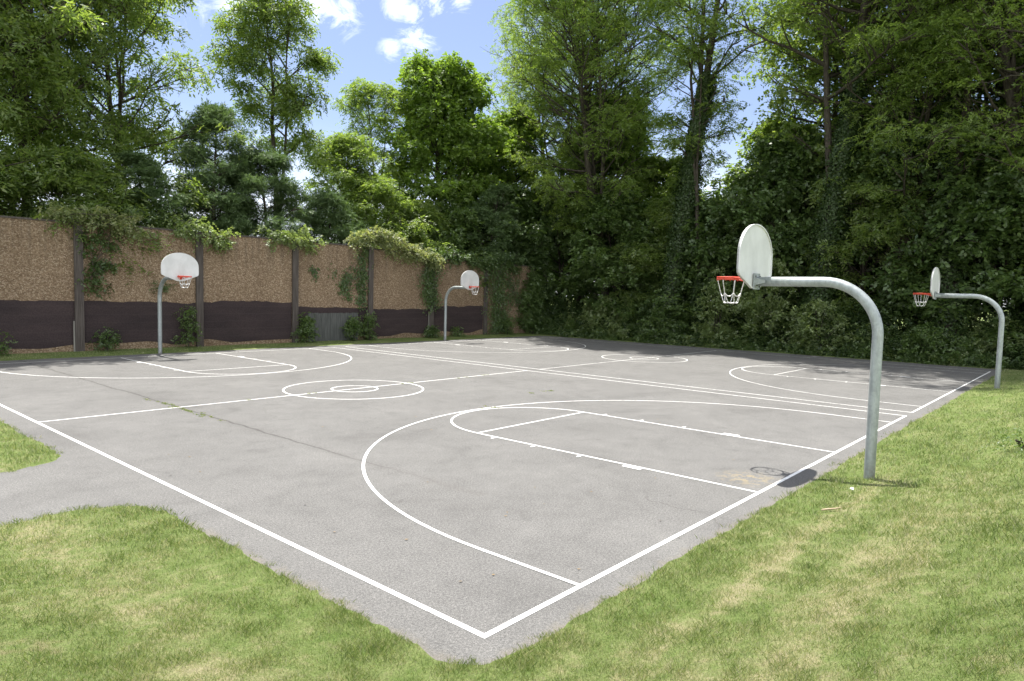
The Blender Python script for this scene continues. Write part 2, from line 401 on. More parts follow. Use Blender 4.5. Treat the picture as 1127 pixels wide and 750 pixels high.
def lines(segs):
    out = []
    for a, b, s in segs:
        n = max(1, int(round((b-a)/s))); out.append(np.linspace(a, b, n, endpoint=False))
    out.append(np.array([segs[-1][1]])); return np.concatenate(out)
gx = lines([(-900,-60,120), (-60,-14,4), (-14,-6,.5), (-6,8,.09), (8,30.6,.35), (30.6,32.6,.15), (32.6,60,2.5), (60,900,120)])
gy = lines([(-900,-60,120), (-60,-12,4), (-12,-6,.5), (-6,10,.09), (10,23.8,.5), (23.8,25.4,.12), (25.4,32,.6), (32,60,3), (60,900,120)])
GX, GY = np.meshgrid(gx, gy, indexing='ij')
GZ = ground_z(GX, GY)
nx, ny = GX.shape
V = np.stack([GX.ravel(), GY.ravel(), GZ.ravel()], 1)
i, j = np.meshgrid(np.arange(nx-1), np.arange(ny-1), indexing='ij'); a = (i*ny+j).ravel()
me = npmesh('lawn', V, np.stack([a, a+ny, a+ny+1, a+1], 1), SOIL, True)
tag(obj('lawn', me), 'mown summer lawn with straw coloured streaks around the courts', kind='structure')

# asphalt sheet: lies inside the dip of the lawn sheet
mb = MB()
mb.prism([(-1.1, -.95), (32.2, -.95), (32.2, 25.2), (-1.1, 25.2), (-1.1, 9.4), (-60, 9.4), (-60, 4.6), (-1.1, 4.6)], -.06, 0.0, lambda a, b, d: (a, b, d))
tag(mb.build('court_asphalt', ASPH), 'worn pale grey asphalt of the two courts and the path that joins them', kind='structure')

# ------------------------------------------------------------------ painted lines
def marks(cx, x0, x1, name, label, w=.046):
    mb = MB(); z = [.004]
    def quad(xa, ya, xb, yb, ww=w):
        d = np.array([xb-xa, yb-ya]); L = np.hypot(*d); d /= L; n = np.array([-d[1], d[0]])*ww/2
        k = max(1, int(L/.5)); P = []
        mb.add([(xa+n[0], ya+n[1], z[0]), (xa-n[0], ya-n[1], z[0]), (xb-n[0], yb-n[1], z[0]), (xb+n[0], yb+n[1], z[0])], [(0,1,2,3)])
    def arc(c, r, a0, a1, ww=w):
        n = int(abs(a1-a0)/2.5)+2; t = np.radians(np.linspace(a0, a1, n)); V = []
        for q in t: V += [(c[0]+(r-ww/2)*math.cos(q), c[1]+(r-ww/2)*math.sin(q), z[0]), (c[0]+(r+ww/2)*math.cos(q), c[1]+(r+ww/2)*math.sin(q), z[0])]
        mb.add(V, [(2*i, 2*i+1, 2*i+3, 2*i+2) for i in range(n-1)])
    L = 2*HL; h = w/2
    # border
    quad(x0, -h, x0, L+h, w*1.22); quad(x1, -h, x1, L+h)
    z[0] = .0045; quad(x0-h, 0, x1+h, 0, w*1.22); quad(x0-h, L, x1+h, L)
    quad(x0+h, HL, x1-h, HL)
    z[0] = .0055
    arc((cx, HL), RC, 0, 360); arc((cx, HL), .61, 0, 360)
    for s, yb in ((1, 0), (-1, L)):
        Y = lambda v: yb+s*v
        z[0] = .0050
        quad(cx-LW, Y(h), cx-LW, Y(FT)); quad(cx+LW, Y(h), cx+LW, Y(FT))
        z[0] = .0060
        quad(cx-LW, Y(FT), cx+LW, Y(FT))
        z[0] = .0065
        arc((cx, Y(FT)), LW, 0 if s > 0 else 180, 180 if s > 0 else 360)
        z[0] = .0070
        arc((cx, Y(BD)), R3, 0 if s > 0 else 180, 180 if s > 0 else 360)
        quad(cx-R3, Y(h), cx-R3, Y(BD)); quad(cx+R3, Y(h), cx+R3, Y(BD))
        z[0] = .0075
        for sd in (-1, 1):
            X = cx+sd*LW
            for yy in (3.0, 4.0, 4.95): quad(X+sd*.02, Y(yy), X+sd*.16, Y(yy), .05)
            quad(X+sd*.026, Y(1.98), X+sd*.15, Y(1.98), .32)
    o = mb.build(name, PAINT); tag(o, label, kind='structure')
marks(CX1, 0.0, W, 'court_markings', 'white painted lines of the near basketball court')
marks(CX2, X2, X2+W+.1, 'court_markings', 'white painted lines of the far basketball court', .040)

# ------------------------------------------------------------------ camera
q = dict(f=751.248, pitch=-3.866, yaw=-48.904, roll=1.409, loc=(-3.793, -3.518, 2.675))
cam = bpy.data.cameras.new('camera'); co = bpy.data.objects.new('camera', cam); COL.objects.link(co)
pi_, ya, ro = rad(q['pitch']), rad(q['yaw']), rad(q['roll'])
Fv = Vector((-math.sin(ya)*math.cos(pi_), math.cos(ya)*math.cos(pi_), math.sin(pi_)))
Rv = Vector((math.cos(ya), math.sin(ya), 0)); Uv = Rv.cross(Fv)
R2 = Rv*math.cos(ro)+Uv*math.sin(ro); U2 = -Rv*math.sin(ro)+Uv*math.cos(ro)
M = Matrix((R2, U2, -Fv)).transposed().to_4x4(); M.translation = Vector(q['loc'])
co.matrix_world = M
cam.sensor_fit = 'HORIZONTAL'; cam.sensor_width = 36; cam.lens = 36*q['f']/1127
cam.clip_end = 3000; cam.clip_start = .05
S.camera = co
CAM = np.array(q['loc'])

# ------------------------------------------------------------------ grass blades
def grass_blades():
    r = np.random.RandomState(11)
    n = 1900000
    # polar sampling about the foreground, density falling with distance
    u = r.rand(n); dmin, dmax = 1.4, 36.0
    split = u < .42
    d = np.where(split, np.sqrt(r.rand(n))*4.2, 4.2*(dmax/4.2)**r.rand(n))
    th = r.uniform(rad(-14), rad(112), n)
    x = CAM[0]+d*np.cos(th); y = CAM[1]+d*np.sin(th)
    s = sdf(x, y)+edge_noise(x, y)
    lim = np.where(fract_noise(x*6.5, y*6.5, 17)*.7+fract_noise(x*17, y*17, 18)*.3 > .62, -.11, .03)
    keep = (s > lim) & (y < 26.2) & (x < 33) & (y > -9)
    # thin the dry tracks and patches
    pn = fract_noise(x*1.3, y*2.2, 8)
    keep &= r.rand(n) < np.clip(1.25-pn*.75, .35, 1)
    x, y, d, s = x[keep], y[keep], d[keep], s[keep]
    n = len(x)
    z = ground_z(x, y)-.004
    sc = np.clip(d/5.0, 1, 3.0)
    hgt = r.uniform(.014, .045, n)*(.45+1.1*fract_noise(x*5.5, y*5.5, 9)**1.3)*np.clip(d/6., 1, 1.5)
    hgt *= np.where(s < .3, 1.15, 1.0)
    w = r.uniform(.0020, .0038, n)*sc
    az = r.uniform(0, 2*PI, n); lean = r.uniform(.1, 1.1, n)
    D = np.stack([np.cos(az)*lean, np.sin(az)*lean, np.ones(n)], 1)*hgt[:, None]
    ta = r.uniform(0, 2*PI, n); Sd = np.stack([np.cos(ta), np.sin(ta), np.zeros(n)], 1)*w[:, None]
    P = np.stack([x, y, z], 1)
    V = np.stack([P-Sd/2, P+Sd/2, P+D+Sd*.12, P+D*.55-Sd*.45+np.array([0, 0, 1])*hgt[:, None]*.12], 1).reshape(-1, 3)
    k = np.arange(n)*4
    me = npmesh('grass_blades', V, np.stack([k, k+1, k+2, k+3], 1), GRASS)
    tag(obj('grass_blades', me), 'short mown grass blades of the lawn around the courts', 'grass', kind='stuff')
    print('blades', n)
grass_blades()

# ------------------------------------------------------------------ leaves
def unit(v): return v/(np.linalg.norm(v, axis=-1, keepdims=True)+1e-9)
def leafquads(P, D, Nn, ls, lw):
    D = unit(D); Sd = unit(np.cross(D, Nn))
    ls = np.asarray(ls).reshape(-1, 1); lw = np.asarray(lw).reshape(-1, 1)
    V = np.stack([P, P+D*ls*.45+Sd*lw/2, P+D*ls, P+D*ls*.45-Sd*lw/2], 1)
    return V.reshape(-1, 3)
def sprays(r, C, n_per, radii, L, nl, ls, lw, droop=.4, tilt=.55, up=.0):
    """sprigs of leaflets scattered round each cluster centre C"""
    C = np.repeat(C, n_per, 0); m = len(C)
    off = r.normal(0, 1, (m, 3)); off = unit(off)*np.cbrt(r.rand(m, 1)); off = off*np.asarray(radii)
    d = unit(off*np.array([1, 1, .6])+r.normal(0, .35, (m, 3))); d[:, 2] = d[:, 2]*.6+up-.15; d = unit(d)
    Lm = L*r.uniform(.6, 1.25, m)
    t = np.linspace(.18, 1, nl)
    P = C[:, None]+off[:, None]+d[:, None]*(Lm[:, None]*t)[..., None]
    P[..., 2] -= droop*Lm[:, None]*(t**2)
    Nn = np.array([0, 0, 1.])+r.normal(0, tilt, (m, 3)); Nn = unit(Nn)
    side = unit(np.cross(d, Nn)); sg = np.where(np.arange(nl) % 2, 1, -1)
    D = d[:, None]*.55+side[:, None]*sg[None, :, None]*.85+r.normal(0, .22, (m, nl, 3))
    D[..., 2] -= droop*.45
    NN = Nn[:, None]+r.normal(0, .38, (m, nl, 3))
    P = P.reshape(-1, 3); D = D.reshape(-1, 3); NN = NN.reshape(-1, 3); k = len(P)
    s = r.uniform(.65, 1.25, k)
    return leafquads(P, D, NN, ls*s, lw*s)
def leafmesh(name, Vs, m, mats=None):
    V = np.concatenate(Vs); k = np.arange(len(V)//4)*4
    me = npmesh(name, V, np.stack([k, k+1, k+2, k+3], 1), m if mats is None else mats[0])
    if mats:
        for x in mats[1:]: me.materials.append(x)
        me.polygons.foreach_set('material_index', np.concatenate([np.full(len(v)//4, q_ % len(mats), np.int32) for q_, v in enumerate(Vs)]))
    return me
def lump3(P, seed, wl=2.4):
    """smooth 3D field, roughly -1..1, used to open gaps in crowns"""
    r = np.random.RandomState(seed); out = 0
    for _ in range(7):
        k = unit(r.normal(0, 1, 3)*np.array([1, 1, 1.3]))*2*PI/(wl*r.uniform(.7, 1.5)); out = out+np.sin(P@k+r.uniform(0, 6.3))
    return out/3.0

def branch(r, p0, az, el, L, curve, n=6, wob=.06):
    d = np.array([math.cos(az)*math.cos(el), math.sin(az)*math.cos(el), math.sin(el)])
    P = [np.array(p0, float)]; st = L/(n-1)
    for i in range(n-1):
        d = d+np.array([0, 0, curve/(n-1)])+r.normal(0, wob, 3); d /= np.linalg.norm(d)
        P.append(P[-1]+d*st)
    return np.array(P)

TRUNKIVY = m_leaf('trunk_ivy_leaf', (.022,.044,.012), (.036,.066,.016), (.058,.092,.026), .2, .06)
LEAFS = { # n_per, radii, L, nl, ls, lw, droop, tilt
 'walnut': (10, (.56,.56,.30), .58, 9, .225, .080, .55, .55),
 'locust': (11, (.66,.66,.24), .46, 10, .160, .062, .32, .45),
 'maple':  (13, (.58,.58,.40), .36, 7, .195, .145, .38, .60),
 'dark':   (10, (.66,.66,.44), .40, 7, .200, .135, .38, .60),
 'pine':   (11, (.50,.50,.20), .28, 12, .180, .032, .10, .80),
}
def tree_meshes(seed, H, R, cb, kind, trunk_r, nlimb=22, prof=None, wob=.03, forks=1, spread=.10, dens=1.0, gap=-.45, flo=.22, fhi=.45, sub=5, ivy=0, lean=(0,0), el0=15, el1=65, bark=None, leaf=None):
    """returns (trunk mesh, crown mesh, ivy mesh or None), tree standing at the origin"""
    r = np.random.RandomState(seed)
    prof = prof or [(0, .55), (.3, 1.0), (.65, .85), (1, .25)]
    pt = [a for a, b in prof]; pr = [b for a, b in prof]
    tb = MB(); C = []; stems = []
    nseg = 12
    for f in range(forks):
        zf = 0 if f == 0 else H*r.uniform(flo, fhi)
        P = []; p = np.array([0., 0, 0]); az = r.uniform(0, 2*PI)
        base = stems[0] if f else None
        if f:
            k = int(zf/H*nseg); p = base[k].copy()
        n = nseg if f == 0 else nseg-int(zf/H*nseg)
        top = H*(1 if f == 0 else r.uniform(.85, .98))
        dirv = np.array([math.cos(az)*spread+lean[0], math.sin(az)*spread+lean[1], 1.0])
        st = (top-p[2])/max(1, n)
        P = [p.copy()]
        for i_ in range(n):
            dv = dirv+np.array([*r.normal(0, wob*1.6, 2), 0])
            p = p+dv*st; P.append(p.copy())
        P = np.array(P); stems.append(P)
        t = P[:, 2]/H
        Rr = trunk_r*(1 if f == 0 else .62)*np.clip(1-t, .04, 1)**.85
        if f == 0: Rr[0] *= 1.35
        tb.tube(P, Rr, 9)
    for P in stems:
        nl_ = nlimb if P is stems[0] else int(nlimb*.6)
        ga = r.uniform(0, 6)
        for i_ in range(nl_):
            t = (i_+.5+r.uniform(-.3, .3))/nl_; zz = cb+(H*.97-cb)*t**.9
            if zz < P[0][2]+.5 or zz > P[-1][2]: continue
            p0 = np.array([np.interp(zz, P[:, 2], P[:, k]) for k in range(3)])
            L = R*np.interp(t, pt, pr)*r.uniform(.75, 1.15)
            az = ga+i_*2.399+r.uniform(-.4, .4)
            el = rad(el0+(el1-el0)*t+r.uniform(-12, 12))
            B = branch(r, p0, az, el, L*1.08, .25, 7, .10)
            r0 = max(.018, trunk_r*.34*(1-.7*t)*min(1, L/R+.2))
            tb.tube(B, np.linspace(r0, .010, len(B)), 5, cap=False)
            C.append(B[-1]); C.append(B[-2])
            for s_ in range(sub):
                w = r.uniform(.28, .95); idx = w*(len(B)-1); b0 = B[int(idx)]+(B[min(int(idx)+1, len(B)-1)]-B[int(idx)])*(idx-int(idx))
                aa = az+r.choice([-1, 1])*r.uniform(.5, 1.2); L2 = L*r.uniform(.25, .45)*(1.25-w*.6)
                B2 = branch(r, b0, aa, rad(r.uniform(-5, 40)), L2, .1, 4, .12)
                tb.tube(B2, np.linspace(r0*.45+.004, .006, 4), 4, cap=False)
                C.append(B2[-1]); C.append((B2[-2]+B2[-1])/2)
                if L2 > 1.0:
                    C.append(B2[1]+r.normal(0, .25, 3))
    C = np.array(C)
    n_per, radii, Ls, nl, ls, lw, dr, ti = LEAFS[kind]
    n_per = max(1, int(round(n_per*dens*1.12)))
    # uneven clumps: some clusters are dropped or small
    lf_ = lump3(C, seed+500); C = C[(lf_ > gap) | (r.rand(len(C)) < .06)]
    Vs = []
    h = r.rand(len(C)); 
    for lo, hi, sc in ((0, .35, .72), (.35, .75, 1.0), (.75, 1.01, 1.25)):
        c = C[(h >= lo) & (h < hi)]
        if len(c): Vs.append(sprays(r, c, max(1, int(n_per*sc)), np.array(radii)*sc, Ls, nl, ls, lw, dr, ti))
    crown = leafmesh('crown', Vs, leaf or LF[kind])
    iv = None
    if ivy > 0:
        P = stems[0]; m = int(1500*ivy); zz = r.rand(m)**.8*ivy
        px = np.interp(zz, P[:, 2], P[:, 0]); py = np.interp(zz, P[:, 2], P[:, 1])
        aa = r.uniform(0, 2*PI, m); rr_ = trunk_r*np.clip(1-zz/H, .1, 1)+np.abs(r.normal(0, .10, m))*(.6+1.6*fract_noise(zz*.5+3, aa*.9, 33))+.03+.42*fract_noise(zz*.9, aa*.8, seed % 50)**2
        Pp = np.stack([px+np.cos(aa)*rr_, py+np.sin(aa)*rr_, zz], 1)
        Nn = np.stack([np.cos(aa), np.sin(aa), np.full(m, .4)], 1)+r.normal(0, .35, (m, 3))
        D = np.stack([r.normal(0, .5, m), r.normal(0, .5, m), np.full(m, -.8)], 1)
        iv = leafmesh('ivy', [leafquads(Pp, D, Nn, r.uniform(.09, .16, m), r.uniform(.08, .13, m))], TRUNKIVY)
    return tb.mesh('trunk', bark or BARK, True), crown, iv

def place_tree(ms, name, x, y, rz, sc, label, cat='tree', group=None, z=None):
    e = empty(name, (x, y, float(ground_z(x, y)) if z is None else z), rz); e.scale = (sc[0], sc[0], sc[1]) if isinstance(sc, tuple) else (sc,)*3
    tag(e, label, cat, group)
    obj('trunk', ms[0], e); obj('crown', ms[1], e)
    if ms[2]: obj('ivy', ms[2], e)
    return e

GW = 'trees behind the concrete wall'
GF = 'trees along the far side of the courts'
walnutA = tree_meshes(101, 20.5, 5.8, 5.6, 'walnut', .26, 30, [(0,.8),(.35,1),(.7,.9),(1,.4)], forks=3, sub=6, dens=1.05, gap=-.12)
walnutB = tree_meshes(102, 19.5, 5.3, 5.4, 'walnut', .24, 28, [(0,.75),(.35,1),(.7,.9),(1,.4)], forks=3, sub=6, lean=(.03,0), dens=1.05, gap=-.12)
thinW   = tree_meshes(103, 20.6, 3.5, 9.6, 'walnut', .22, 22, [(0,.55),(.4,1),(.75,.75),(1,.2)], forks=2, spread=.09, sub=6, dens=1.0, gap=-.75, el0=30, el1=70)
pineA   = tree_meshes(104, 11.6, 2.7, 2.0, 'pine', .17, 46, [(0,1),(.4,.85),(.8,.45),(1,.12)], sub=5, el0=5, el1=35, dens=1.35, gap=-.3)
pineB   = tree_meshes(105, 10.2, 2.6, 2.0, 'pine', .16, 44, [(0,1),(.4,.9),(.8,.5),(1,.12)], sub=5, el0=5, el1=35, dens=1.35, gap=-.3)
featherA= tree_meshes(106, 11.6, 2.9, 4.2, 'locust', .14, 24, forks=2, sub=5, dens=1.2)
locustE = tree_meshes(107, 16.2, 3.3, 6.5, 'locust', .17, 22, forks=2, sub=5, lean=(-.04,0))
mapleF  = tree_meshes(108, 17.6, 4.3, 5.0, 'maple', .28, 34, [(0,.75),(.35,1),(.7,.85),(1,.4)], forks=3, sub=6, spread=.09, gap=-.5)
locustA = tree_meshes(109, 29, 6.6, 6.0, 'locust', .30, 40, [(0,.6),(.35,1),(.7,1),(1,.6)], forks=5, sub=5, spread=.17, dens=1.05, gap=-.12, flo=.10, fhi=.38)
locustB = tree_meshes(110, 28, 6.2, 7.0, 'locust', .28, 36, [(0,.6),(.4,1),(.75,1),(1,.6)], forks=4, sub=5, spread=.15, dens=1.05, gap=-.12, flo=.10, fhi=.35)
ivyT    = tree_meshes(111, 28, 4.6, 9.5, 'locust', .40, 26, [(0,.4),(.4,.9),(.75,1),(1,.5)], forks=2, sub=5, dens=.85, gap=-.15, flo=.5, fhi=.6, ivy=15.5, wob=.018, lean=(.02,0), spread=.16)
thinJ   = tree_meshes(112, 26, 2.9, 9.0, 'locust', .16, 22, [(0,.6),(.4,1),(.75,.9),(1,.4)], forks=2, sub=4, dens=.9, ivy=4)
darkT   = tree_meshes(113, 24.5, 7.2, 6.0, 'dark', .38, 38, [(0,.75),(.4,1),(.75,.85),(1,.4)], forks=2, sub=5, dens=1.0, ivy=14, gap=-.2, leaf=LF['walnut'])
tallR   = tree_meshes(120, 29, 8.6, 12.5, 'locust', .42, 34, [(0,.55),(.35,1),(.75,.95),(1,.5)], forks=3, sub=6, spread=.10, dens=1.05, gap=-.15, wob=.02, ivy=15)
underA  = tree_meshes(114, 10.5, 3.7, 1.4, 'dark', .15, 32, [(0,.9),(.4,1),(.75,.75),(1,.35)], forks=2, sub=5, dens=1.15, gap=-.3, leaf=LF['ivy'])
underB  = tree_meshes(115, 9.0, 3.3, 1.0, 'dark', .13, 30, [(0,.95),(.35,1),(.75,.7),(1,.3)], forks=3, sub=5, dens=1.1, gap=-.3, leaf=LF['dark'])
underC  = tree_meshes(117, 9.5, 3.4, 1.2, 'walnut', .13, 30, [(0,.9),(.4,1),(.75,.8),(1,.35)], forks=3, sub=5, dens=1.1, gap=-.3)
backK   = tree_meshes(116, 15.8, 4.6, 4.0, 'maple', .24, 30, forks=2, sub=5, leaf=LF['locust'])

# behind the wall, left to right
for ms, nm, x, y, rz, sc, lab in [
  (walnutB, 'walnut_tree', .6, 31.5, 2.0, 1.0, 'leafy walnut tree at the left edge of the photo behind the wall'),
  (walnutA, 'walnut_tree', 5.4, 32.4, .4, 1.0, 'tall spreading walnut tree whose straight trunk shows above the wall second panel from the left'),
  (walnutB, 'walnut_tree', 8.9, 32.4, 4.1, (.98,1.0), 'walnut tree leaning right beside the first hoop, its crown edge against blue sky'),
  (walnutA, 'walnut_tree', 3.4, 36.5, 3.3, .85, 'farther walnut tree filling in behind the two big walnuts on the left'),
  (thinW, 'walnut_tree', 18.2, 34.0, .9, 1.0, 'slender tall tree standing alone against the blue sky'),
  (locustE, 'locust_tree', 25.0, 33.4, .3, 1.0, 'wispy locust tree left of the dense bright green maple'),
  (mapleF, 'maple_tree', 29.4, 31.6, 1.1, 1.0, 'dense bright green rounded tree behind the wall in the middle'),
  (mapleF, 'maple_tree', 34.8, 32.0, 3.7, (.9,.88), 'bright green tree where the wall meets the big locust'),
  (featherA, 'locust_tree', 20.6, 32.4, 0, 1.0, 'small feathery light green tree right of the tall slender one'),
  (featherA, 'locust_tree', 22.8, 30.4, 2.3, (.9,.80), 'low feathery tree just above the wall beside the big vine mound'),
]: place_tree(ms, nm, x, y, rz, sc, lab, group=GW)
for ms, x, y, rz, sc, lab in [
  (pineA, 11.6, 29.2, 0, 1.0, 'blue green pine above the wall right of the first hoop'),
  (pineB, 13.1, 30.8, 1.2, (.95,.90), 'dark pine half hidden between two other pines'),
  (pineB, 15.2, 29.6, 2.9, (1.0,1.0), 'soft pale green pine under the slender tall tree'),
  (pineA, 9.3, 28.8, 2.0, (.9,.72), 'short pine overhanging the wall behind the first hoop'),
  (pineA, 29.8, 28.7, 4.0, (.9,.85), 'dark pine with bare trunk above the last wall panels'),
  (pineB, 18.0, 30.2, 5.0, (.9,.82), 'small pine below the feathery tree'),
]: place_tree(ms, 'pine_tree', x, y, rz, sc, lab, 'pine tree', 'pines behind the concrete wall')
# far side of the courts
for ms, nm, x, y, rz, sc, lab in [
  (locustA, 'locust_tree', 37.8, 26.4, .2, (1.0,.92), 'big airy locust tree rising left of the ivy covered trunk'),
  (locustB, 'locust_tree', 35.8, 22.2, 1.9, (1.05,1.0), 'many stemmed locust tree next to the ivy covered trunk'),
  (ivyT, 'ivy_clad_tree', 33.9, 17.0, .6, 1.0, 'forked tree whose thick trunk is wrapped in dark ivy'),
  (thinJ, 'locust_tree', 34.2, 14.6, 0, 1.0, 'thin open locust tree right of the ivy covered trunk'),
  (backK, 'maple_tree', 40.5, 11.6, 0, (1.0,.84), 'lighter tree showing in the sky gap behind the near backboard'),
  (tallR, 'ivy_clad_tree', 34.0, 8.4, .5, 1.0, 'tall dark tree with ivy clad trunk above the near hoop arm'),
  (backK, 'maple_tree', 41.0, 22.0, 2.0, (.9,.76), 'rounded low crown seen just left of the ivy covered trunk'),
  (locustB, 'locust_tree', 35.2, 5.6, 3.9, (1.05,1.0), 'tall locust right of the near hoop with high branches'),
  (tallR, 'ivy_clad_tree', 34.2, 2.0, 2.6, (1.0,.98), 'tall dark tree behind the far right hoop'),
  (locustA, 'locust_tree', 34.8, -1.4, 4.4, (1.0,.95), 'locust tree at the right edge of the photo'),
]: place_tree(ms, nm, x, y, rz, sc, lab, group=GF)
for i_, (ms, x, y, rz, sc) in enumerate([(darkT,35.5,-6.5,1,1.0),(darkT,39.5,6.5,2.2,1.0),(darkT,39.5,-.5,5.2,1.0),(locustA,42.5,31,5,.85),(darkT,43,9.0,3,.95),(locustA,42,3.5,1,1.0),(darkT,43,-3,4,1.0),(mapleF,41,25.5,2,.95),(locustB,41,-8,0,1.0)]):
    place_tree(ms, 'woodland_tree', x, y, rz, sc, 'tall tree deeper in the wood on the right, mostly hidden by nearer trees', group='trees deeper in the wood')
for ms, x, y, rz, sc, lab in [
  (underA, 35.6, 26.4, 0, (1,.9), 'small dark tree in the corner where the wall ends'),
  (underB, 35.4, 21.0, 1, (1.1,.95), 'low bushy tree under the many stemmed locust'),
  (underC, 35.8, 18.4, 2, (1.0,.85), 'dark low tree left of the ivy covered trunk'),
  (underB, 36.2, 15.0, 3, (1.05,.85), 'low leafy tree at the foot of the thin open locust'),
  (underA, 36.4, 12.2, 4, (1.1,1.05), 'dark bushy tree left of the near backboard'),
  (underB, 36.6, 9.9, 5, (1.0,1.2), 'low tree behind the near backboard'),
  (underC, 36.4, 6.6, .5, (1.05,.95), 'dark low tree between the two right hand hoops'),
  (underA, 36.8, 3.9, 1.5, (1.1,1.1), 'dark low tree left of the far right hoop'),
  (underB, 36.0, .6, 2.5, (1.1,1.0), 'low tree right behind the pole of the far right hoop'),
  (underA, 36.2, -2.6, 3.5, (1.1,1.0), 'dark low tree at the right edge of the photo'),
]: place_tree(ms, 'small_tree', x, y, rz, sc, lab, 'small tree', 'low trees along the far side')
place_tree(underB, 'small_tree', 27.2, 29.2, .2, (.9,.85), 'low tree above the wall below the bright maple', 'small tree', 'low trees behind the wall')
place_tree(underC, 'small_tree', 6.4, 29.6, 1.2, (.95,.75), 'low dark tree above the wall between the walnut trunks', 'small tree', 'low trees behind the wall')
place_tree(underC, 'small_tree', 1.8, 30.0, 3.2, (.95,.72), 'low dark tree above the leftmost wall panel', 'small tree', 'low trees behind the wall')
place_tree(underC, 'small_tree', 24.6, 29.4, 4.2, (.9,.78), 'low tree above the wall between the vine mound and the bright maple', 'small tree', 'low trees behind the wall')
place_tree(underA, 'small_tree', 32.0, 29.8, 5.2, (1,.9), 'dark low tree above the wall right of the second back hoop', 'small tree', 'low trees behind the wall')

# shrubs and undergrowth
def clumps(r, n, x0, x1, y0, y1, ztop, zlo=0.1, seed=3):
    x = r.uniform(x0, x1, n); y = r.uniform(y0, y1, n)
    h = ztop(x, y)
    z = zlo+(h-zlo)*np.sqrt(r.rand(n))
    return np.stack([x, y, z], 1)
r = np.random.RandomState(21)
Vs = []
def dome(cx, cy, rx, ry, h, n, n_per, rd, L, ls, lw):
    a = r.uniform(0, 2*PI, n); e_ = np.arccos(r.uniform(-.05, 1, n)); k = r.uniform(.72, 1.05, n)
    C = np.stack([cx+np.cos(a)*np.sin(e_)*rx*k, cy+np.sin(a)*np.sin(e_)*ry*k, np.clip(h*np.cos(e_)*k, .12, 99)], 1)
    Vs.append(sprays(r, C, n_per, (rd, rd, rd*.55), L, 7, ls, lw, .5, .5))
for i_ in range(150):
    y = r.uniform(-9, 26.5); dd = r.rand(); big = fract_noise(y*.33, 0.5, 5)
    h = (.7+2.6*dd**1.3+1.6*big*dd)*r.uniform(.6, 1.2); w_ = .45+.33*h
    sc = r.uniform(.75, 1.35)
    dome(32.25+2.6*dd+w_*.35, y, w_, w_*r.uniform(.9, 1.5), h, int(10+9*h), 12, .30+.04*h, .34, .135*sc, .085*sc*r.uniform(.7, 1.2))
for i_ in range(120):
    y = r.uniform(-9, 26); h = r.uniform(.25, .75)
    dome(32.05+r.uniform(-.15, .4), y, .35, r.uniform(.3, .7), h, 9, 9, .20, .22, .10, .06)
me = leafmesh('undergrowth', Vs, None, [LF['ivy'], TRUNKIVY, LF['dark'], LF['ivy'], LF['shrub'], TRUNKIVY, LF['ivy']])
tag(obj('undergrowth', me), 'dark leafy undergrowth along the foot of the wood', 'undergrowth', kind='stuff')
C = clumps(r, 1150, 37.5, 42, -14, 34, lambda x, y: 3.5+4.5*fract_noise(y*.3, x*.3, 7))
Cb = clumps(r, 950, 46, 52, -22, 42, lambda x, y: np.where(y > 8, 8.5, 13)+4*fract_noise(y*.2, x*.2, 9), 1)
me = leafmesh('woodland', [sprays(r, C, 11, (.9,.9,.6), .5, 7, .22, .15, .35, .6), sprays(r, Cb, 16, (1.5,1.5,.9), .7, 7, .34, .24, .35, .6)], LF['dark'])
tag(obj('woodland', me), 'dense dark foliage deep in the wood behind the courts', 'woodland', kind='stuff')
C = clumps(r, 900, -6, 33, 27.6, 29.6, lambda x, y: 4.0+1.9*fract_noise(x*.45, y*.4, 10), 2.6)
me = leafmesh('hedge_growth', [sprays(r, C[:450], 13, (.6,.6,.4), .34, 7, .14, .085, .35, .6), sprays(r, C[450:], 11, (.5,.5,.3), .38, 9, .13, .055, .5, .5)], None, [LF['dark'], LF['walnut']])
tag(obj('hedge_growth', me), 'tangled greenery just behind the top of the concrete wall', 'undergrowth', kind='stuff')

def shrub(name, x, y, z0, rx, ry, h, n, lf, lab, cat='shrub', group=None, seed=1, ls=.12, lw=.08, stems=5):
    r = np.random.RandomState(seed)
    e = empty(name, (x, y, z0)); tag(e, lab, cat, group)
    a = r.uniform(0, 2*PI, n); k = np.sqrt(r.rand(n)); t = r.rand(n)
    env = np.sin(PI*np.clip(.18+.82*t, 0, 1))**.5
    C = np.stack([np.cos(a)*k*rx*env, np.sin(a)*k*ry*env, h*(.08+.9*t)*(1-.25*k)], 1)
    tb = MB()
    for i_ in range(stems):
        c = C[r.randint(len(C))]
        P = np.array([np.array([0, 0, 0]), c*np.array([.35, .35, .5])+r.normal(0, .05, 3), c])
        P = np.array([P[0], (P[0]+P[1])/2+r.normal(0, .03, 3), P[1], (P[1]+P[2])/2, P[2]])
        tb.tube(P, np.linspace(.025, .006, 5), 5, cap=False)
    tb.build('stem', BARK, e, True)
    obj('crown', leafmesh('crown', [sprays(r, C, 11, (.28,.28,.2), .26, 7, ls, lw, .35, .6)], lf), e)
    return e
GS = 'shrubs at the edge of the wood'
shrub('shrub', 33.0, 10.3, 0, 1.3, 1.6, 6.2, 150, LF['shrub'], 'tall light green leafy shrub just right of the near backboard', group=GS, seed=31)
shrub('shrub', 32.6, 13.0, 0, .9, 1.2, 4.6, 80, LF['shrub'], 'pale leaved shrub left of the near hoop net', group=GS, seed=32)
shrub('shrub', 32.7, 7.6, 0, 1.0, 1.3, 3.6, 70, LF['shrub'], 'broad light shrub below the near hoop arm', group=GS, seed=33)
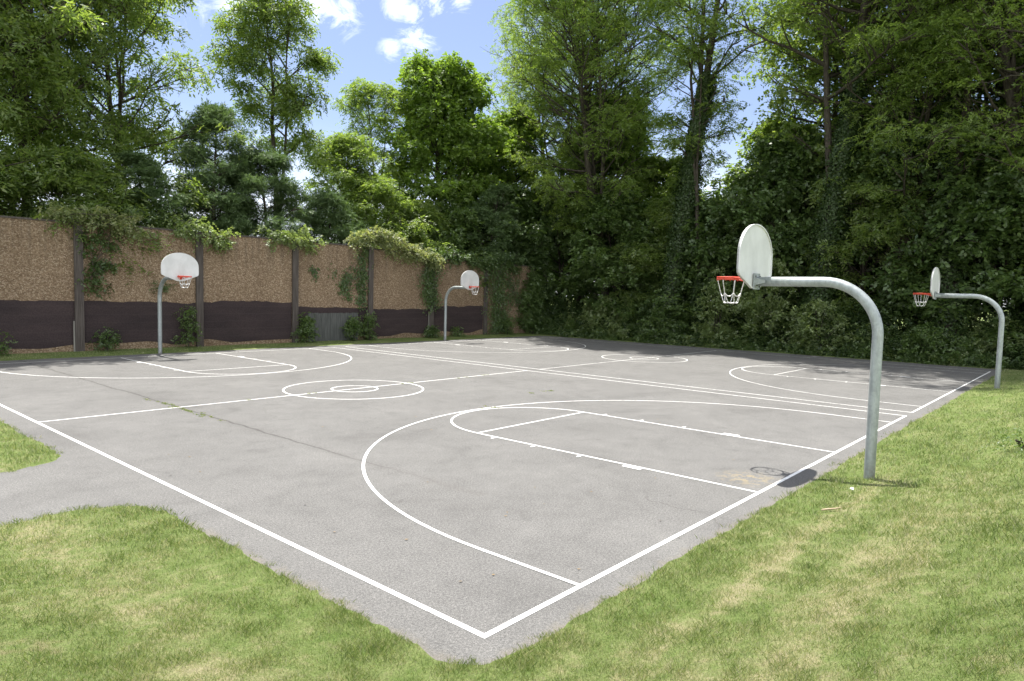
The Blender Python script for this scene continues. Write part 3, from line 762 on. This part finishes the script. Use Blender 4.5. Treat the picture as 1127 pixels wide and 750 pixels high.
shrub('shrub', 32.8, 20.6, 0, 1.0, 1.5, 2.8, 70, LF['shrub'], 'low bright shrub at the far corner of the court', group=GS, seed=34)
shrub('shrub', 32.6, 16.6, 0, .9, 1.2, 2.2, 50, LF['dark'], 'low dark shrub in front of the ivy covered trunk', group=GS, seed=35)
shrub('shrub', 32.6, 2.6, 0, .9, 1.3, 2.0, 50, LF['dark'], 'low dark shrub left of the far right hoop pole', group=GS, seed=36)
shrub('shrub', 32.0, 25.9, 0, 1.3, .5, 4.9, 150, LF['dark'], 'leafy shrub against the last panel of the wall', group=GS, seed=37)
shrub('shrub', 34.4, 27.2, 0, 1.6, 1.4, 4.2, 130, LF['dark'], 'bushy shrub past the right end of the wall', group=GS, seed=38)

# ------------------------------------------------------------------ the concrete wall
wall = empty('noise_wall', (16, WALLY, 0)); tag(wall, 'tall tan aggregate concrete wall with dark painted lower band behind the courts', 'wall')
posts = [-8.7, -4.15, .45, 5.02, 9.63, 14.26, 18.75, 23.12, 27.7, 32.3]
tops = [5.0, 5.0, 4.96, 4.99, 4.98, 4.97, 4.88, 4.62, 4.58]
ptops = [2.03, 2.03, 2.03, 1.97, 2.04, 1.80, 1.70, 1.88, 0]
def local(mb, name, m, parent, off=(16, WALLY, 0), smooth=False):
    me = mb.mesh(name, m, smooth); me.transform(Matrix.Translation((-off[0], -off[1], -off[2]))); return obj(name, me, parent)
rw = np.random.RandomState(3)
for i_, (xa, xb) in enumerate(zip(posts[:-1], posts[1:])):
    mb = MB(); h = tops[i_]
    mb.box(xa+.02, xb-.02, WALLY-.07, WALLY+.07, -.3, h)
    p = local(mb, 'wall_panel', WALLM, wall)
    mb = MB(); mb.box(xa+.02, xb-.02, WALLY-.10, WALLY+.10, h+.002, h+.07)
    local(mb, 'coping', STRIPM if i_ == 99 else POSTM, p)
    if ptops[i_] > 0:
        # hand painted dark coat: wavy top and bottom edge, a skin 3 mm thick
        mb = MB(); n = 40; X = np.linspace(xa+.14, xb-.14, n)
        zt = ptops[i_]+(fract_noise(X*1.1, X*0+i_, 12)-.5)*.10+(fract_noise(X*5, X*0, 13)-.5)*.05
        zb = .30+(fract_noise(X*.8, X*0+i_, 14)-.5)*.22
        yv = WALLY-.073
        V = [(x, yv, z) for x, z in zip(X, zt)]+[(x, yv, z) for x, z in zip(X, zb)]+[(x, yv+.0028, z) for x, z in zip(X, zt)]+[(x, yv+.0028, z) for x, z in zip(X, zb)]
        F = [(k, n+k, n+k+1, k+1) for k in range(n-1)]+[(k, k+1, 2*n+k+1, 2*n+k) for k in range(n-1)]+[(n+k, 3*n+k, 3*n+k+1, n+k+1) for k in range(n-1)]
        mb.add(V, F); local(mb, 'painted_band', DARKP, p)
    if i_ == 5:   # grey boards fixed over the lower part
        mb = MB(); x = xa+.75
        while x < xb-.9:
            w = rw.uniform(.17, .21); mb.box(x, x+w-.008, WALLY-.105, WALLY-.078, .03, 1.50+rw.uniform(-.02, .02)); x += w
        b = local(mb, 'wooden_boarding', BOARDM, p); b['label'] = 'grey vertical boards over the dark band'
for k, x in enumerate(posts):
    mb = MB(); h = max(tops[min(k, len(tops)-1)], tops[max(0, k-1)])+.03
    mb.box(x-.15, x+.15, WALLY-.20, WALLY-.115, -.3, h); mb.box(x-.045, x+.045, WALLY-.115, WALLY+.115, -.3, h-.002)
    mb.box(x-.15, x+.15, WALLY+.115, WALLY+.2, -.3, h)
    local(mb, 'post', POSTM, wall)
    if k in (3, 6, 7):
        mb = MB(); mb.box(x-.21, x-.158, WALLY-.16, WALLY-.118, .02, 1.25 if k == 3 else 1.5); local(mb, 'pale_strip', STRIPM, wall)

# vines over the wall
def vine(x, y, z0, lab, C, lf, n_per=14, radii=(.3,.22,.18), seed=1, ls=.11, lw=.075, twigs=14, name='climbing_vine', group='vines on the concrete wall', flat=False):
    r = np.random.RandomState(seed); C = np.array(C, float)
    e = empty(name, (x, y, z0)); tag(e, lab, 'vine', group)
    C = C-np.array([x, y, z0]); tb = MB()
    for i_ in range(twigs):
        a, b = C[r.randint(len(C))], C[r.randint(len(C))]
        m_ = (a+b)/2+r.normal(0, .12, 3)
        tb.tube(np.array([a, (a+m_)/2+r.normal(0, .05, 3), m_, (b+m_)/2+r.normal(0, .05, 3), b]), np.linspace(.014, .005, 5), 4, cap=False)
    tb.build('stem', BARKG, e, True)
    if flat:
        Cc = np.repeat(C, n_per*5, 0); m = len(Cc)
        P = Cc+r.normal(0, 1, (m, 3))*np.array([radii[0], radii[1], radii[2]]); P[:, 1] = -np.abs(P[:, 1]-0)
        Nn = np.array([0, -1, .5])+r.normal(0, .4, (m, 3)); D = np.array([0, -.15, -1])+r.normal(0, .6, (m, 3))
        V = leafquads(P, D, Nn, r.uniform(.7, 1.3, m)*ls, r.uniform(.7, 1.3, m)*lw)
        obj('leaves', leafmesh('leaves', [V], lf), e)
    else:
        obj('leaves', leafmesh('leaves', [sprays(r, C, n_per, radii, .26, 7, ls, lw, .55, .6)], lf), e)
    return e
rv = np.random.RandomState(77)
def path_pts(pts, n, jit):
    pts = np.array(pts, float); t = np.linspace(0, len(pts)-1, n)
    P = np.stack([np.interp(t, np.arange(len(pts)), pts[:, k]) for k in range(3)], 1)
    return P+rv.normal(0, 1, P.shape)*np.array(jit)
Yw = WALLY
vine(6.4, Yw, 5.0, 'pale leafy vine mound spilling over the wall beside the second post from the left', path_pts([(4.2,Yw,5.25),(5.2,Yw-.2,5.35),(6.3,Yw-.35,5.2),(6.9,Yw-.4,4.8)], 42, (.25,.18,.18)), LF['vine'], seed=41, twigs=22)
vine(5.4, Yw-.1, 4.5, 'green vine hanging down right of the second post from the left', np.concatenate([path_pts([(5.5,Yw-.22,4.9),(6.0,Yw-.2,4.2)], 16, (.3,.06,.2)), path_pts([(5.5,Yw-.2,4.6),(5.45,Yw-.16,3.2),(5.7,Yw-.16,2.5)], 20, (.15,.03,.12)), path_pts([(5.5,Yw-.16,3.5),(6.4,Yw-.16,3.4)], 7, (.1,.03,.07))]), LF['ivy'], seed=42, twigs=12, n_per=7, radii=(.2,.08,.16))
vine(9.9, Yw, 5.0, 'dark vine trailing over the wall above the first hoop backboard', path_pts([(8.6,Yw-.1,5.2),(9.8,Yw-.25,5.0),(10.9,Yw-.2,4.7)], 34, (.25,.12,.2)), LF['shrub'], seed=43, n_per=11)
vine(14.2, Yw, 5.0, 'light vine tuft on top of the wall at the fourth post', path_pts([(13.0,Yw,5.1),(14.2,Yw-.2,5.1),(15.3,Yw-.1,5.0)], 34, (.25,.15,.2)), LF['shrub'], seed=44)
vine(20.4, Yw, 4.9, 'large pale vine mound trailing along the top of the wall', path_pts([(17.8,Yw-.1,5.2),(18.7,Yw-.3,5.75),(19.6,Yw-.35,5.5),(21.0,Yw-.4,5.0),(22.4,Yw-.45,4.85),(23.4,Yw-.4,4.5)], 110, (.28,.20,.20)), LF['vine'], seed=45, n_per=15, twigs=40)
vine(18.2, Yw-.1, 3.5, 'ivy climbing the wall panel left of the fifth post', np.concatenate([path_pts([(18.4,Yw-.12,4.9),(18.3,Yw-.12,3.4),(18.2,Yw-.12,2.0)], 26, (.16,.02,.2)), path_pts([(18.3,Yw-.12,3.9),(16.9,Yw-.12,3.3),(17.3,Yw-.12,2.4)], 18, (.22,.02,.25))]), LF['ivy'], seed=46, n_per=7, radii=(.16,.04,.2), flat=True)
vine(22.9, Yw-.2, 3.5, 'ivy column covering the sixth post of the wall', path_pts([(22.9,Yw-.24,4.7),(22.8,Yw-.24,3.2),(23.1,Yw-.24,1.9)], 44, (.26,.03,.22)), LF['ivy'], seed=47, n_per=9, radii=(.25,.06,.22), flat=True)
vine(28.6, Yw-.2, 3.0, 'thick ivy curtain over the post right of the second back hoop', path_pts([(28.2,Yw-.24,4.9),(28.7,Yw-.28,3.2),(28.8,Yw-.24,1.4),(28.9,Yw-.24,.3)], 84, (.45,.06,.3)), LF['ivy'], seed=48, n_per=10, radii=(.3,.08,.3), flat=True)
vine(25.6, Yw, 4.7, 'dark creeper along the wall top behind the second back hoop', path_pts([(23.6,Yw-.15,4.9),(25.5,Yw-.25,4.75),(27.6,Yw-.25,4.75),(30.5,Yw-.2,4.7)], 70, (.3,.12,.18)), LF['ivy'], seed=49, n_per=12)
vine(30.6, Yw-.1, 2.5, 'ivy patches on the last wall panel', path_pts([(29.9,Yw-.12,4.3),(30.4,Yw-.12,3.0),(31.3,Yw-.12,2.0)], 22, (.4,.02,.3)), LF['ivy'], seed=50, n_per=8, radii=(.3,.05,.3), flat=True)
vine(15.2, Yw-.1, 3.6, 'single small ivy patch in the middle of a tan panel', path_pts([(15.2,Yw-.12,3.75),(15.5,Yw-.12,3.45)], 5, (.1,.02,.1)), LF['ivy'], seed=51, n_per=4, radii=(.12,.03,.1), twigs=2, flat=True)
# plants at the foot of the wall
GP = 'plants at the foot of the wall'
for k, (x, h, rx, n, lab) in enumerate([
  (14.7, 1.5, .45, 26, 'bushy weed against the wall right of the fourth post'),
  (9.0, 2.3, .25, 16, 'tall thin sapling against the dark band left of the third post'),
  (5.9, .9, .4, 10, 'sparse weed at the wall foot beside the second post'),
  (17.5, 1.3, .5, 24, 'leafy weed in front of the grey boards'),
  (18.5, 1.6, .35, 20, 'upright weed at the right end of the grey boards'),
  (23.0, .8, .4, 18, 'low weed at the foot of the ivy column'),
  (25.0, .7, .4, 12, 'low weed under the second back hoop'),
  (2.4, 1.0, .3, 8, 'thin weed at the foot of the leftmost panel'),
  (29.5, 1.2, .6, 22, 'leafy weed below the ivy curtain')]):
    shrub('weed', x, Yw-.45, .05, rx, .22, h, n, LF['ivy'] if k in (2, 5) else LF['dark'], lab, 'plant', GP, 60+k, .09, .055, 3)

# ------------------------------------------------------------------ basketball hoops
def hoop_proto():
    """local frame: pole at the origin, court towards +Y"""
    e = empty('basketball_hoop', (0, 0, 0))
    ay = BD+.97                     # distance pole -> rim centre
    bp = ay-.40                     # plane of the backboard's back
    mb = MB(); za = 2.985; rb = .80; pts = [(0, 0, -.4), (0, 0, 0), (0, 0, 1.0), (0, 0, za-rb)]
    for t in np.linspace(0, 90, 16)[1:]:
        a = rad(t); pts.append((0, rb-rb*math.cos(a), za-rb+rb*math.sin(a)))
    pts += [(0, 1.2, za), (0, bp-.035, za)]
    # the post leans very slightly back as the photo shows
    mb.tube(pts, .076, 28); mb.build('pole', STEEL, e, True)
    mb = MB()
    mb.box(-.11, .11, bp-.036, bp-.012, za-.13, za+.13)
    for sx in (-1, 1): mb.prism([(bp-.036, za-.06), (bp-.036, za+.06), (bp-.20, za+.02), (bp-.20, za-.02)], sx*.081, sx*.09, lambda a, b, d: (d, a, b))
    mb.build('mounting_bracket', STEEL, e)
    # fan shaped board
    out = []
    zt, zs, zb = 3.92, 3.40, 3.10; hw = .685
    for t in np.linspace(0, 180, 33):
        a = rad(t); out.append((hw*math.cos(a)*(1.0), zs+(zt-zs)*math.sin(a)))
    out += [(-hw, 3.15), (-hw+.012, 3.105), (-hw+.05, 3.07), (-.17, 2.885), (-.13, 2.87), (.13, 2.87), (.17, 2.885), (hw-.05, 3.07), (hw-.012, 3.105), (hw, 3.15)]
    mb = MB(); mb.prism(out, bp+.006, bp+.030, lambda a, b, d: (a, d, b))
    n = len(out); cz = 3.4
    inn = [(a*.97, cz+(b-cz)*.96) for a, b in out]
    # raised lip round the edge, front and back
    V = [(a, bp+.0325, b) for a, b in out]+[(a, bp+.0325, b) for a, b in inn]+[(a, bp-.012, b) for a, b in out]+[(a, bp-.012, b) for a, b in inn]
    F = []
    for i in range(n):
        j = (i+1) % n
        F += [(i, j, n+j, n+i), (2*n+i, 3*n+i, 3*n+j, 2*n+j), (i, 2*n+i, 2*n+j, j), (n+i, n+j, 3*n+j, 3*n+i)]
    mb.add(V, F)
    b = mb.build('backboard', BOARD, e)
    for sx in (-1, 1):
        for zz in (2.96, 3.075):
            mb = MB(); mb.tube([(sx*.085, bp+.046, zz), (sx*.085, bp+.060, zz)], .012, 6); mb.build('bolt', BOLT, b)
        for zz in (2.90, 3.07):
            mb = MB(); mb.tube([(sx*.085, bp-.055, zz), (sx*.085, bp-.03, zz)], .013, 6); mb.build('bolt', BOLT, b)
    # rim: two rings one above the other, plate and braces
    mb = MB(); th = np.linspace(0, 2*PI, 41)[:-1]; rr = .2286+.009
    mb.tube([(rr*math.cos(t), ay+rr*math.sin(t), 3.05) for t in th], .0095, 8, closed=True)
    mb.tube([(rr*math.cos(t), ay+rr*math.sin(t), 3.022) for t in th], .0095, 8, closed=True)
    mb.prism([(-.10, 3.07), (-.09, 2.99), (-.04, 2.925), (.04, 2.925), (.09, 2.99), (.10, 3.07)], bp+.036, bp+.050, lambda a, b, d: (a, d, b))
    mb.box(-.075, .075, bp+.050, ay-rr+.006, 3.018, 3.052)
    for sx in (-1, 1):
        mb.tube([(sx*.085, bp+.05, 3.03), (sx*.15, bp+.13, 3.035), (sx*.205, ay-.13, 3.035)], .010, 6)
        mb.tube([(sx*.07, bp+.05, 2.945), (sx*.12, bp+.13, 2.985), (sx*.19, ay-.15, 3.015)], .009, 6)
    for t in np.linspace(0, 2*PI, 13)[:-1]:
        mb.tube([(rr*math.cos(t), ay+rr*math.sin(t), 3.015), (rr*math.cos(t), ay+rr*math.sin(t), 2.995)], .006, 5)
    rim = mb.build('rim', RIMRED, e, True)
    # chain net: strands of links joined by swags and a lower ring
    mb = MB(); r = np.random.RandomState(4)
    def chain(a, b, sag=0, n=8, rad_=.0068):
        a = np.array(a); b = np.array(b); t = np.linspace(0, 1, n)
        P = a+(b-a)*t[:, None]; P[:, 2] -= sag*4*t*(1-t)
        R = np.where(np.arange(n) % 2, rad_*1.25, rad_*.75); mb.tube(P, R, 5)
    k = 7; pt = lambda i, rr_, z: (rr_*math.cos(2*PI*i/k+.2), ay+rr_*math.sin(2*PI*i/k+.2), z)
    for i in range(k):
        chain(pt(i, .225, 3.0), pt(i, .170, 2.79), 0, 12)
        chain(pt(i, .170, 2.79), pt(i+1, .170, 2.79), .055, 9)
        chain(pt(i, .170, 2.79), pt(i+.25, .120, 2.64), 0, 8)
        chain(pt(i+.25, .120, 2.64), pt(i+1.25, .120, 2.64), .022, 7)
    mb.build('chain_net', CHAIN, rim, True)
    return e
def kids(o): return [c for c in bpy.data.objects if c.parent == o]
def copy_tree(o, parent=None):
    c = o.copy(); COL.objects.link(c)
    if parent: c.parent = parent
    for ch in kids(o): copy_tree(ch, c)
    return c
h1 = hoop_proto()
for i_, (x, y, rz, lab) in enumerate([
   (CX1, -.97, 0, 'nearest basketball hoop on a thick bent steel pole in the right hand grass'),
   (CX2, -.97, 0, 'farther right hoop seen edge on, its pole in the grass by the dark wood'),
   (CX1, 2*HL+.97, PI, 'left hoop in front of the tan wall, its fan backboard facing the camera'),
   (CX2, 2*HL+.97, PI, 'most distant hoop near the wall end, small white backboard and bent pole')]):
    o = h1 if i_ == 0 else copy_tree(h1)
    o.location = (x, y, float(ground_z(x, y))*.0); o.rotation_euler.z = rz
    tag(o, lab, 'basketball hoop', 'basketball hoops at the ends of the courts')

# ------------------------------------------------------------------ little things
def tufts(name, pts, lab, seed, h=.05, per=60, sp=.06):
    r = np.random.RandomState(seed); P = np.repeat(np.array(pts, float), per, 0); m = len(P)
    P = P+r.normal(0, 1, (m, 3))*np.array([sp, sp*2.2, 0]); 
    az = r.uniform(0, 2*PI, m); D = np.stack([np.cos(az)*.7, np.sin(az)*.7, np.ones(m)], 1)
    V = leafquads(P, D, r.normal(0, 1, (m, 3)), r.uniform(.5, 1.2, m)*h, np.full(m, .012))
    tag(obj(name, leafmesh(name, [V], GRASS)), lab, 'weeds', kind='stuff')
rr = np.random.RandomState(9)
pp = [(2.62+rr.normal(0, .04), y, .0) for y in np.concatenate([rr.uniform(10.2, 12.7, 26), rr.uniform(9.0, 13.5, 6)])]
pp += [(x, HL+rr.normal(0, .03), .0) for x in (4.3, 5.9, 6.1, 9.0, 9.3, 9.35, 11.2, 11.6, 12.4, 12.6)]
pp += [(8.0+rr.normal(0, .2), 7.3+rr.normal(0, .1), 0) for _ in range(4)]+[(10.9+rr.uniform(-.5, .5), 8.2+rr.normal(0, .06), 0) for _ in range(7)]
tufts('crack_weeds', pp, 'small green weeds growing in the cracks of the near court', 5, .03, 22, .022)
rl = np.random.RandomState(31); m_ = 150
lx = np.concatenate([rl.uniform(-.4, 14, 40), rl.uniform(24, 31.5, 50), rl.uniform(0, 30, 60)]); ly = np.concatenate([rl.uniform(-.3, 8, 40), rl.uniform(0, 24, 50), 24.6-np.abs(rl.normal(0, .5, 60))])
P = np.stack([lx, ly, np.full(m_, .012)], 1); az_ = rl.uniform(0, 2*PI, m_)
V = leafquads(P, np.stack([np.cos(az_), np.sin(az_), rl.uniform(-.1, .15, m_)], 1), np.array([0, 0, 1])+rl.normal(0, .25, (m_, 3)), rl.uniform(.03, .06, m_), rl.uniform(.02, .035, m_))
tag(obj('fallen_leaves', leafmesh('fallen_leaves', [V], m_simple('dead_leaf', (.17,.12,.06), .9, 0, .4, 2))), 'small dry fallen leaves scattered on the asphalt', 'leaf litter', kind='stuff')
# fallen stick, a scrap of paper, a weed in the bank
P = np.array([(5.05,-.98,0), (5.12,-1.03,0), (5.20,-1.10,0), (5.26,-1.15,0)]); P[:, 2] = [float(ground_z(a, b))+.035 for a, b, _ in P]
mb = MB(); mb.tube(P, [.010,.012,.009,.005], 6); tag(mb.build('fallen_stick', m_simple('dry_stick', (.42,.32,.22), .8), smooth=True), 'short pale stick lying in the grass near the nearest hoop pole', 'stick')
mb = MB(); x, y = 6.3, -1.02; z = float(ground_z(x, y))+.035
mb.prism([(0,0),(.05,.01),(.06,.04),(.02,.055)], 0, .006, lambda a, b, d: (x+a, y+b, z+d+a*.3))
tag(mb.build('paper_scrap', BOARD), 'tiny white scrap of paper in the grass by the nearest hoop pole', 'litter')
shrub('weed', 9.6, -2.62, float(ground_z(9.6, -2.62)), .07, .07, .30, 7, LF['dark'], 'lone dark weed standing in the lawn at the right edge', 'plant', None, 91, .05, .02, 3)

# ------------------------------------------------------------------ sun, sky
sd = Vector((.157, .305, 1.0)).normalized()
el = math.asin(sd.z); az = math.atan2(sd.x, sd.y)
L = bpy.data.lights.new('sun', 'SUN'); L.energy = 5.0; L.angle = rad(.53); L.color = (1, .965, .90)
lo = bpy.data.objects.new('sun', L); COL.objects.link(lo); lo.rotation_euler = sd.to_track_quat('Z', 'Y').to_euler(); lo.location = (0, 0, 40)
w = bpy.data.worlds.new('World'); S.world = w; w.use_nodes = True; nt = w.node_tree; nt.nodes.clear()
sky = N(nt, 'ShaderNodeTexSky', sky_type='NISHITA', sun_disc=False, sun_elevation=el, sun_rotation=az, air_density=1.0, dust_density=1.0, ozone_density=1.2, altitude=50)
tc = N(nt, 'ShaderNodeTexCoord'); dirn = tc.outputs['Generated']
def cdir(u, v):
    d = Fv+R2*((u-563.5)/q['f'])-U2*((v-375)/q['f']); return d.normalized()
def spot(u, v, rad_):
    d = cdir(u, v); n = N(nt, 'ShaderNodeVectorMath', operation='DISTANCE'); nt.links.new(dirn, n.inputs[0]); n.inputs[1].default_value = d
    m = N(nt, 'ShaderNodeMapRange', interpolation_type='SMOOTHSTEP', inp={1: 0.0, 2: rad_, 3: 1.0, 4: 0.0}); nt.links.new(n.outputs['Value'], m.inputs[0]); return m.outputs[0]
sp = None
for u, v, rr_ in [(335,-8,.10), (290,-20,.10), (375,12,.06), (250,0,.045), (437,2,.05), (455,15,.035), (458,46,.050), (432,55,.03), (478,0,.04), (505,-4,.04), (200,-60,.15)]:
    s = spot(u, v, rr_); sp = s if sp is None else math_(nt, 'MAXIMUM', sp, s)
cn = noise(nt, mapping(nt, dirn, (1.5, .9, 2.2), (.3, .1, 0), (0, .3, .5)), 11.0, 9, .72, 2.2)
cl = math_(nt, 'MULTIPLY', ramp(nt, math_(nt, 'ADD', cn, math_(nt, 'MULTIPLY', sp, .32)), [(.66, (0,0,0)), (1.0, (1,1,1))]), math_(nt, 'MULTIPLY', sp, 1.1, clamp=True))
# low bank of fair weather cloud near the horizon, and a thin all-over veil
sz = N(nt, 'ShaderNodeSeparateXYZ'); nt.links.new(dirn, sz.inputs[0])
lowm = N(nt, 'ShaderNodeMapRange', interpolation_type='SMOOTHSTEP', inp={1: .04, 2: .24, 3: 1.0, 4: 0.0}); nt.links.new(sz.outputs[2], lowm.inputs[0])
lown = ramp(nt, noise(nt, mapping(nt, dirn, (1, 1, 2.5)), 4.0, 6, .6), [(.35, (.25,.25,.25)), (.6, (1,1,1))])
low = math_(nt, 'MULTIPLY', lowm.outputs[0], lown)
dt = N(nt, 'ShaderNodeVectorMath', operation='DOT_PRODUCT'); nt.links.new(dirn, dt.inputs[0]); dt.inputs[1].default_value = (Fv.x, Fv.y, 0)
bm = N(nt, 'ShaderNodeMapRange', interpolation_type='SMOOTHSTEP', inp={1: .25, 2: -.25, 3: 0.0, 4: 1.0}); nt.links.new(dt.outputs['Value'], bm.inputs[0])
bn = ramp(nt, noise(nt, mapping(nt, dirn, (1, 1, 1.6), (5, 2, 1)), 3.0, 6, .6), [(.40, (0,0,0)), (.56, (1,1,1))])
back = math_(nt, 'MULTIPLY', bm.outputs[0], bn)  # unseen white cloud behind the camera, added to fill surfaces facing it
allc = math_(nt, 'MAXIMUM', cl, low)
skc = mixc(nt, 1.0, sky.outputs[0], (.77, .74, .80), 'MULTIPLY')
veil = mixc(nt, .04, skc, (7.5, 8.2, 9.6))
c = mixc(nt, math_(nt, 'MULTIPLY', allc, .85), veil, (9.0, 9.4, 10.0))
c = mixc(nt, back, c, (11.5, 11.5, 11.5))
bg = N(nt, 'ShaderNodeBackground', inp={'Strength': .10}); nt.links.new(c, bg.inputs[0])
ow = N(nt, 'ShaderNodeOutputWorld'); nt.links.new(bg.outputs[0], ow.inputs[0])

S.view_settings.view_transform = 'Standard'; S.view_settings.look = 'None'
S.view_settings.gamma = 1; S.view_settings.use_curve_mapping = False
S.view_settings.exposure = 1.14
S.render.engine = 'CYCLES'
S.cycles.max_bounces = 6; S.cycles.diffuse_bounces = 4; S.cycles.transmission_bounces = 3; S.cycles.glossy_bounces = 2
S.render.resolution_x = 1024; S.render.resolution_y = 681
